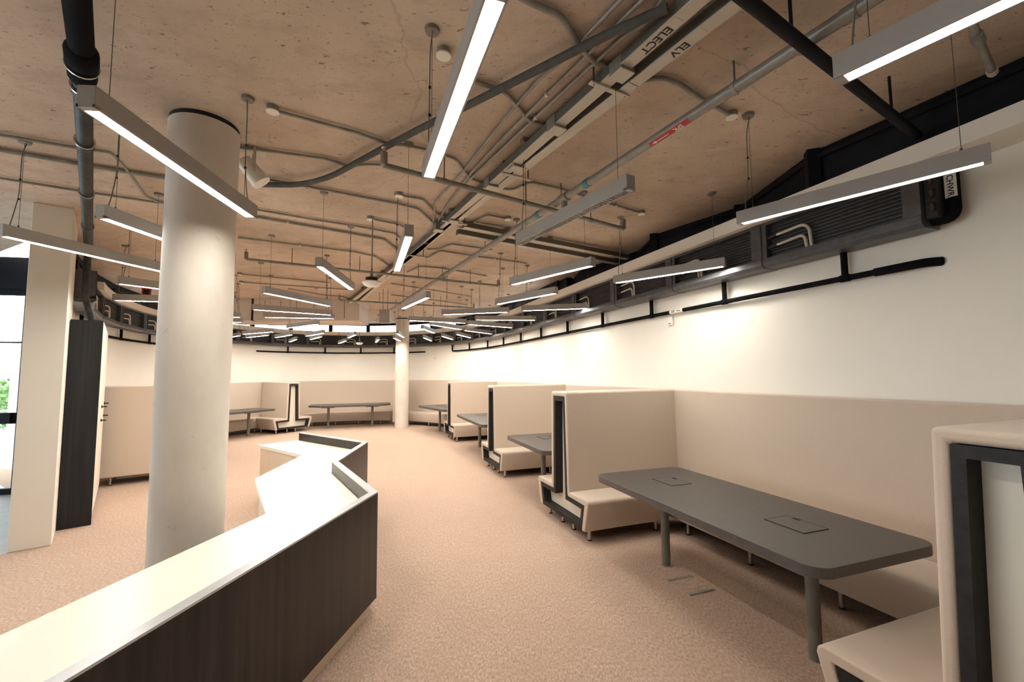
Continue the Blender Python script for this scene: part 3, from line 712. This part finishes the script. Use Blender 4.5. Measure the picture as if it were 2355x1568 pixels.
C_('conduit right of the big column ending at the sprinkler head', [(500, 332), (640, 350), (752, 366), (800, 382), (850, 378), (880, 380)])
C_('conduit with a double bend entering the top trunking box from the upper left', [(1160, -25), (1212, 2), (1290, 37), (1330, 100), (1360, 138), (1425, 166)], .017)
C_('conduit from the top trunking box to the white round box at upper right', [(1440, 172), (1470, 186), (1522, 178), (1562, 192), (1612, 227), (1683, 266)], .015, ends=(5,))
C_('conduit bending from behind the top lamp to the second trunking box', [(1040, 170), (1092, 187), (1160, 210), (1192, 248), (1217, 277), (1275, 297)], .015)
C_('first of three long conduits beside the trunking, the left one', [(1432, -5), (1335, 97), (1303, 132), (1240, 182), (1190, 237), (1120, 325), (1050, 412), (1015, 448), (1000, 470), (996, 520), (975, 560)])
C_('second of three long conduits beside the trunking, the middle one', [(1482, -5), (1388, 88), (1165, 310), (1085, 395), (1030, 470), (1012, 500), (1006, 515)])
C_('third of three long conduits beside the trunking, nearest to it', [(1530, -10), (1482, 60), (1436, 82), (1345, 165), (1150, 347), (1072, 420)])
C_('upper of two conduits starting right of the lamp end by the big column', [(560, 477), (740, 508), (815, 519), (906, 536), (926, 552)])
C_('lower of two conduits starting right of the lamp end by the big column', [(560, 494), (753, 527), (883, 550), (915, 576)], .016)
C_('conduit behind the sloping lamp left of the white disc speaker', [(547, 546), (816, 579), (862, 589), (900, 614)])
C_('conduit crossing above the white disc speaker to the trunking', [(600, 410), (765, 440), (918, 469), (960, 479), (1003, 518)], .013)
C_('conduit with bend joining the trunking above the end-on lamp', [(918, 449), (972, 457), (1002, 490), (1038, 502)], ends=(0,))
C_('short conduit from a round box beside the suspended rod', [(852, 503), (918, 516), (936, 526)], ends=(0,))
C_('conduit right of the trunking to a round box under the sprinkler main', [(1055, 508), (1085, 512), (1122, 494), (1168, 503)], ends=(3,))
C_('conduit right of the trunking bending twice, upper of the pair', [(983, 573), (1008, 573), (1039, 561), (1131, 574)])
C_('conduit right of the trunking bending twice, lower of the pair', [(952, 588), (985, 592), (1013, 576), (1054, 583), (1212, 606)])
C_('conduit bending behind the far sprinkler tee', [(937, 626), (967, 612), (1013, 616), (1118, 634)])
C_('conduit passing from the trunking to the right under the louvre lamp', [(1135, 430), (1172, 436), (1188, 433), (1220, 418), (1275, 430), (1350, 453), (1475, 490)], ends=(6,))
C_('thin conduit behind the bulkhead lamps, upper', [(551, 630), (758, 650)], .012, ends=(0,), clips=0)
C_('thin conduit behind the bulkhead lamps, lower', [(555, 649), (690, 658), (815, 667)], .012, ends=(0,), clips=0)
C_('thin conduit bending above the ceiling bulkhead at centre', [(663, 664), (740, 678), (790, 682), (812, 695)], .012, clips=0)
C_('thin far conduit above the far column, upper', [(900, 652), (1000, 668), (1085, 682)], .012, clips=0)
C_('thin far conduit above the far column, lower', [(900, 678), (1000, 690), (1075, 701)], .012, clips=0)
run('cable_hose', 'thick dark hose sweeping across the ceiling from the big column to the top right', 'hose', [(590, 424), (690, 426), (760, 407), (860, 352), (985, 286), (1065, 248), (1300, 128), (1420, 68), (1535, 18)], 3.425, .024, 'hosegrey', 12, .3)

# ELECT and ELV trunking
def trunking(label, a, b, ext0, ext1, w=.075, hgt=.066, txt=None, txt_px=None, z0=3.395):
    A_, B_ = at(*a, z0), at(*b, z0); d = (B_-A_).normalized(); A2, B2 = A_-d*ext0, B_+d*ext1; L = (B2-A2).length
    o = root('cable_trunking', label, 'trunking', A2, math.atan2(d.y, d.x), 'steel cable trunking')
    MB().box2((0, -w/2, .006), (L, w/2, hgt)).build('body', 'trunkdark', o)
    n_ = int(L/1.2)+1
    for i in range(n_):
        x0, x1 = i*1.2+.003, min(L, (i+1)*1.2-.003)
        if x1-x0 > .05: MB().box2((x0, -w/2-.002, 0), (x1, w/2+.002, .007)).build('cover', 'trunk', o)
    for i in range(int(L/1.6)): MB().box((i*1.6+.6, 0, (hgt+3.5-z0)/2), (.04, w+.05, 3.5-z0-hgt+.0)).build('hanger', 'conduit', o)
    if txt:
        q_ = at(*txt_px, z0); x = (q_-A2).dot(d)
        place_text(text_mesh(txt, .068), o, (x, 0, -.002), (1, 0, 0), (0, -1, 0))
        st_ = MB().box2((x-.15, -w/2+.004, -.0012), (x+.15, w/2-.004, .001)).build('label_strip', 'trunk', o)
    return o, A2, d
t1, tA, td = trunking('upper ceiling trunking marked ELECT', (1555, 51.5), (1076, 475), .8, 8.5, txt='ELECT', txt_px=(1509, 93))
t2, tB, td2 = trunking('lower ceiling trunking marked ELV', (1593, 89.7), (1093, 475), .8, 8.5, txt='ELV', txt_px=(1556, 110))
t3, _, _ = trunking('cross trunking to the right wall, left of a parallel pair', (1066, 524), (1420, 592), 0, .2)
t4, _, _ = trunking('cross trunking to the right wall, right of a parallel pair', (1052, 540), (1420, 608), 0, .3)
for i, (x, y) in enumerate(((1430, 172), (1280, 300), (1187, 388), (1130, 432), (1043, 510), (1008, 530))):
    q = at(x, y, 3.38); o = root('junction_box', ('top', 'second', 'third', 'fourth', 'fifth', 'sixth')[i]+' grey junction box on the trunking counted from the top of the picture', 'junction box', q, math.atan2(td.y, td.x), 'junction boxes on the trunking')
    MB().box((0, 0, .04), (.10, .10, .085)).build('body', 'conduit', o, bevel=.006); MB().box((0, 0, -.004), (.104, .104, .008)).build('lid', 'trunk', o, bevel=.003)
for i, (x, y) in enumerate(((1402, 210), (1187, 408), (1046, 514), (955, 590))):
    q = at(x, y, 3.38); o = root('trunking_bracket', ('top', 'second', 'third', 'lowest')[i]+' slotted strap bracket across the two trunkings', 'bracket', q, math.atan2(td.y, td.x), 'trunking brackets')
    MB().box((0, .0, .008), (.035, .30, .012)).build('strap', 'trunk', o, bevel=.005)
    for y_ in (-.12, .12): MB().cyl((0, y_), .002, .12, .006, 8).build('rod', 'wire', o)

# sprinkler main and branches
ZS = 3.335
m0, m1 = at(1860, 92, ZS), at(895, 715, ZS); md = (m1-m0).normalized(); m0 = m0-md*1.4; m1 = m1+md*2
sm = root('sprinkler_main', 'grey sprinkler main pipe crossing the ceiling diagonally from upper right', 'pipe', m0, math.atan2(md.y, md.x))
LM = (m1-m0).length
MB().tube([(0, 0, 0), (LM, 0, 0)], .034, 14).build('tube', 'pipe', sm, smooth=True)
def xm(px, py): return (at(px, py, ZS)-m0).dot(md)
for px, py in ((1955, 30), (1333, 417), (1222, 490)): x = xm(px, py); MB().tube([(x-.03, 0, 0), (x+.03, 0, 0)], .039, 14).build('teal_band' if px < 1900 else 'coupling', 'teal' if px < 1900 else 'pipe', sm, smooth=True)
for px, py in ((1283, 452), (1012, 633)):
    x = xm(px, py); tb = MB().tube([(x-.06, 0, 0), (x+.06, 0, 0)], .043, 14); tb.tube([(x, 0, 0), (x, 0, -.10)], .03, 12); tb.build('tee', 'conduit', sm, smooth=True)
for i in range(1, int(LM/1.8)): MB().cyl((i*1.8, 0), .03, ZC-ZS, .005, 6).build('hanger_rod', 'wire', sm); MB().tube([(i*1.8-.012, 0, 0), (i*1.8+.012, 0, 0)], .037, 14).build('hanger_ring', 'conduit', sm)
x = xm(1540, 298); sk = MB()
nA = 10
for k_ in range(2):
    pass
vs = []; fs = []
for j in range(nA+1):
    a = math.radians(252+76*j/nA)
    for xx in (x-.17, x+.17): vs.append((xx, .0348*math.cos(a), .0348*math.sin(a)))
fs = [(2*j, 2*j+1, 2*j+3, 2*j+2) for j in range(nA)]
st = MB().add(vs, fs).build('red_sticker', 'red', sm)
a = math.radians(293); vup = Vector((0, math.sin(a), -math.cos(a)))
tx = text_mesh('SPK', .046, mt='white'); place_text(tx, st, (x-.08, .0358*math.cos(a), .0358*math.sin(a)), (1, 0, 0), vup)
ar = MB()
c0 = Vector((0, .0362*math.cos(a), .0362*math.sin(a)))
ar.add([c0+Vector((x+.0, 0, 0))-vup*.003, c0+Vector((x+.12, 0, 0))-vup*.003, c0+Vector((x+.12, 0, 0))+vup*.003, c0+Vector((x, 0, 0))+vup*.003,
        c0+Vector((x+.11, 0, 0))-vup*.011, c0+Vector((x+.15, 0, 0)), c0+Vector((x+.11, 0, 0))+vup*.011], [(0, 1, 2, 3), (4, 5, 6)]).build('arrow_mark', 'white', st)
def branch(label, a, b, z=3.27, r=.022, hang=3):
    A_, B_ = at(*a, z), at(*b, z); o = root('sprinkler_branch', label, 'pipe', A_, 0, 'sprinkler branch pipes'); D = B_-A_
    MB().tube([(0, 0, 0), D], r, 12).build('tube', 'pipe', o, smooth=True)
    for q_ in (Vector((0, 0, 0)), D):
        hb = MB().tube([q_, q_+Vector((0, 0, .10))], r*1.25, 12).build('elbow', 'pipe', o, smooth=True)
        MB().tube([q_+Vector((0, 0, .10)), q_+Vector((0, 0, .135))], .008, 8).build('sprinkler_head', 'chrome', hb)
        MB().tube([q_+Vector((0, 0, .135)), q_+Vector((0, 0, .139))], .02, 12).build('deflector', 'chrome', hb)
    for i in range(hang):
        q_ = D*((i+.6)/(hang+.2)); MB().tube([q_, q_+Vector((0, 0, ZC-z))], .005, 6).build('hanger_rod', 'wire', o)
        d_ = D.normalized(); MB().tube([q_-d_*.012, q_+d_*.012], r*1.15, 12).build('hanger_ring', 'teal' if i == hang-1 else 'conduit', o)
    return o
branch('near sprinkler branch passing under the top lamp to behind the louvre lamp', (883, 380), (1434, 526))
branch('far sprinkler branch passing behind the white disc speaker', (566, 596), (1146, 657), 3.27, .02, 4)
branch('farthest sprinkler branch just above the far column', (780, 690), (1090, 708), 3.27, .018, 2)
# big drain pipe along the left
DP = [(171, -60), (181, 60), (187, 110), (189, 150), (190, 182), (193, 250), (197, 380), (201, 480), (203, 562)]
P = [at(x, y, 3.25) for x, y in DP]; dp = root('drain_stack', 'large dark drain pipe with collars hanging at upper left', 'pipe', P[0]); off = P[0]
ln = MB().tube([P[0], P[2], P[4]], .048, 16).build('insulated_length', 'blackpipe', dp, off, smooth=True)
MB().tube([P[4], P[6], P[8]], .041, 16).build('bare_length', 'greypipe', dp, off, smooth=True)
for (a, b, r_, mt_) in ((2, 3, .064, 'blackpipe'), (3, 4, .058, 'blackpipe')): MB().tube([P[a], P[a].lerp(P[b], .2), P[a].lerp(P[b], .8), P[b]], [.05, r_, r_, .05], 18).build('socket', mt_, dp, off, smooth=True)
for t_v in (.03, .22, .5, .78): c = P[4].lerp(P[8], t_v); d = (P[8]-P[4]).normalized(); MB().tube([c-d*.05, c-d*.03, c+d*.03, c+d*.05], [.042, .05, .05, .042], 16).build('coupling', 'greypipe', dp, off, smooth=True)
for t_v in (.02, .21, .49): c = P[4].lerp(P[8], t_v); d = (P[8]-P[4]).normalized(); MB().tube([c-d*.008, c+d*.008], .054, 18).build('steel_band', 'chrome', dp, off, smooth=True)
c = P[3]; d = (P[4]-P[3]).normalized(); MB().tube([c-d*.006, c+d*.006], .067, 18).build('steel_band', 'chrome', dp, off, smooth=True)
for t_v in (.1, .6): c = P[0].lerp(P[8], t_v); MB().tube([c, (c.x, c.y, ZC)], .006, 6).build('hanger_rod', 'wire', dp, off)
MB().tube([P[8], P[8]+Vector((-.06, .06, -.25)), P[8]+Vector((-.1, .1, -.6)), P[8]+Vector((-.2, .3, -.85))], .035, 12).build('down_pipe', 'greypipe', dp, off, smooth=True)
# black pipe crossing at upper right
q0, q1 = at(1660, -45, 3.25), at(2110, 312, 3.25); bp_ = root('black_pipe', 'thick black pipe crossing the ceiling at upper right behind the corner lamp', 'pipe', q0)
MB().tube([(0, 0, 0), q1-q0], .029, 14).build('tube', 'steel', bp_, smooth=True)
for t_v in (.25, .8): c = (q1-q0)*t_v; MB().tube([c, c+Vector((0, 0, .25))], .008, 6).build('hanger_rod', 'steel', bp_)
q0, q1 = at(2237, 62, 3.33), at(2282, 165, 3.33); fx = root('pipe_stub', 'short grey flexible pipe stub below the slab at the upper right corner', 'pipe', q0)
MB().tube([(0, 0, .1), (0, 0, .02), (q1-q0)*.2, q1-q0], .018, 10).build('tube', 'conduit', fx, smooth=True); MB().tube([(q1-q0)*.96, (q1-q0)*1.03], .024, 12).build('end_ring', 'trunk', fx, smooth=True)
MB().tube([(q1-q0)*.15, (q1-q0)*.3], .026, 12).build('coupling', 'conduit', fx, smooth=True)

# small ceiling devices
q = at(993, 100, 3.5); q2 = at(1020, 131, 3.46)
o = root('round_box', 'white round conduit box beside the top lamp, left of it', 'junction box', (q2.x, q2.y, 3.44)); MB().cyl((0, 0), .03, .06, .038, 20).build('body', 'conduit', o, smooth=True); MB().cyl((0, 0), .022, .031, .041, 20).build('cover', 'white', o, smooth=True)
q = at(583, 400, 3.30); o = root('projector_spotlight', 'white cylindrical ceiling projector spotlight just right of the big column', 'projector', q, .6)
MB().tube([(-.07, .02, .10), (.06, .0, -.06)], [.058, .072], 22).build('body', 'white', o, smooth=True); MB().tube([(-.075, .02, .106), (-.068, .02, .098)], .05, 20).build('rear_cap', 'rose', o, smooth=True)
MB().box((-.02, 0, .19), (.20, .10, .02)).build('bracket_plate', 'trunk', o); 
for y_ in (-.075, .075): MB().box((0, y_, .095), (.02, .006, .2)).build('bracket_arm', 'trunk', o)
for nm, lab, tp, by, r_ in (('disc_speaker', 'white dished disc speaker hanging on a rod near the centre', (857, 497), 650, .105), ('disc_speaker', 'small far disc speaker hanging before the far windows', (828, 718), 789, .10)):
    q = at(*tp, 3.5); zz = EYE+q.y*0; z_ = at_y(tp[0], by, q.y).z
    o = root(nm, lab, 'speaker', (q.x, q.y, z_), 0, 'hanging disc speakers')
    MB().tube([(0, 0, -.045), (0, 0, -.035), (0, 0, 0), (0, 0, .012)], [r_*.55, r_*.72, r_, r_*.95], 26).build('dish', 'white', o, smooth=True)
    MB().cyl((0, 0), .012, .055, r_*.62, 22).build('driver_housing', 'frame', o, smooth=True)
    MB().cyl((0, 0), .05, ZC-z_, .008, 8).build('rod', 'conduit', o); MB().cyl((0, 0), .05, .17, .022, 10, .008).build('clamp', 'conduit', o)
# ceiling bulkhead box and hanging box near the far end
bz = root('ceiling_bulkhead', 'beige boxed bulkhead under the far ceiling behind the three lamps', 'bulkhead', (-4.95, 10.6, 2.98), math.radians(6))
MB().box2((-1.15, -.5, 0), (1.25, .5, .52)).build('casing', 'duct', bz, bevel=.004)
for x in (-.9, -.55, -.2, .2, .9): MB().box2((x, -.506, .05), (x+.012, -.499, .47)).build('panel_joint', 'rose', bz)
MB().box2((-1.9, -.45, .0), (-1.22, .45, .52)).build('side_casing', 'duct', bz, bevel=.004)
MB().box2((-1.22, -.45, .0), (-1.15, .45, .52)).build('dark_reveal', 'slot', bz)
MB().box2((-1.20, -.40, -.02), (-.2, .45, -.001)).build('underside_panel', 'duct', bz)
q = at_y(886, 728, 9.0); hb = root('hanging_sign_box', 'small grey box hung from the ceiling left of the far column top', 'box', (q.x, q.y, q.z))
MB().box((0, 0, 0), (.22, .14, .28)).build('body', 'alu', hb, bevel=.006); MB().box((-.112, 0, 0), (.004, .12, .24)).build('face', 'white', hb)
for x in (-.05, .05): MB().cyl((x, 0), .14, ZC-q.z, .005, 6).build('rod', 'wire', hb)
# thermostats on the wall, red fire sounder
def on_wall(name, label, cat, s_, z, size, mt='white', group=None):
    p, t, nn = wp(s_); q = p+nn*.002; o = root(name, label, cat, (q.x, q.y, z), math.atan2(t.y, t.x), group)
    MB().box((0, size[1]/2, 0), size).build('body', mt, o, bevel=.006); MB().box((0, size[1]+.001, -size[2]*.3), (size[0]*.6, .004, size[2]*.12)).build('face_slot', 'rose', o); return o
on_wall('wall_thermostat', 'small white sensor box under the drain pipe on the right wall', 'sensor', near_s(1.97, 5.4), 2.33, (.075, .03, .11), group='white wall sensors')
on_wall('wall_thermostat', 'small white sensor box on the wall right of the far column', 'sensor', near_s(-2.6, 14.6), 2.27, (.1, .03, .14), group='white wall sensors')
on_wall('wall_thermostat', 'small white sensor box under the pipe on the left wall', 'sensor', near_s(-7.5, 7.85), 2.33, (.09, .03, .12), group='white wall sensors')
q = at_y(337, 672, 8.7); fs_ = root('fire_sounder', 'red fire sounder box high up left behind the big column', 'alarm', (q.x, q.y, q.z), .6)
MB().box((0, 0, 0), (.15, .08, .17)).build('body', 'red', fs_, bevel=.01); MB().cyl((0, 0), .085, ZC-q.z, .012, 8).build('stem', 'conduit', fs_); MB().box((0, -.043, 0), (.1, .006, .1)).build('grille', 'slot', fs_)

# floor power box by the near table
q = at(1588, 1346, 0); fb = root('floor_box', 'flush floor power box with grey strips in front of the near table', 'floor box', (q.x, q.y, 0), TA)
MB().box((0, 0, .002), (.24, .24, .006)).build('lid', 'carpet', fb)
for x in (-.115, .115): MB().box((x, 0, .004), (.028, .24, .006)).build('edge_strip', 'pipe', fb)
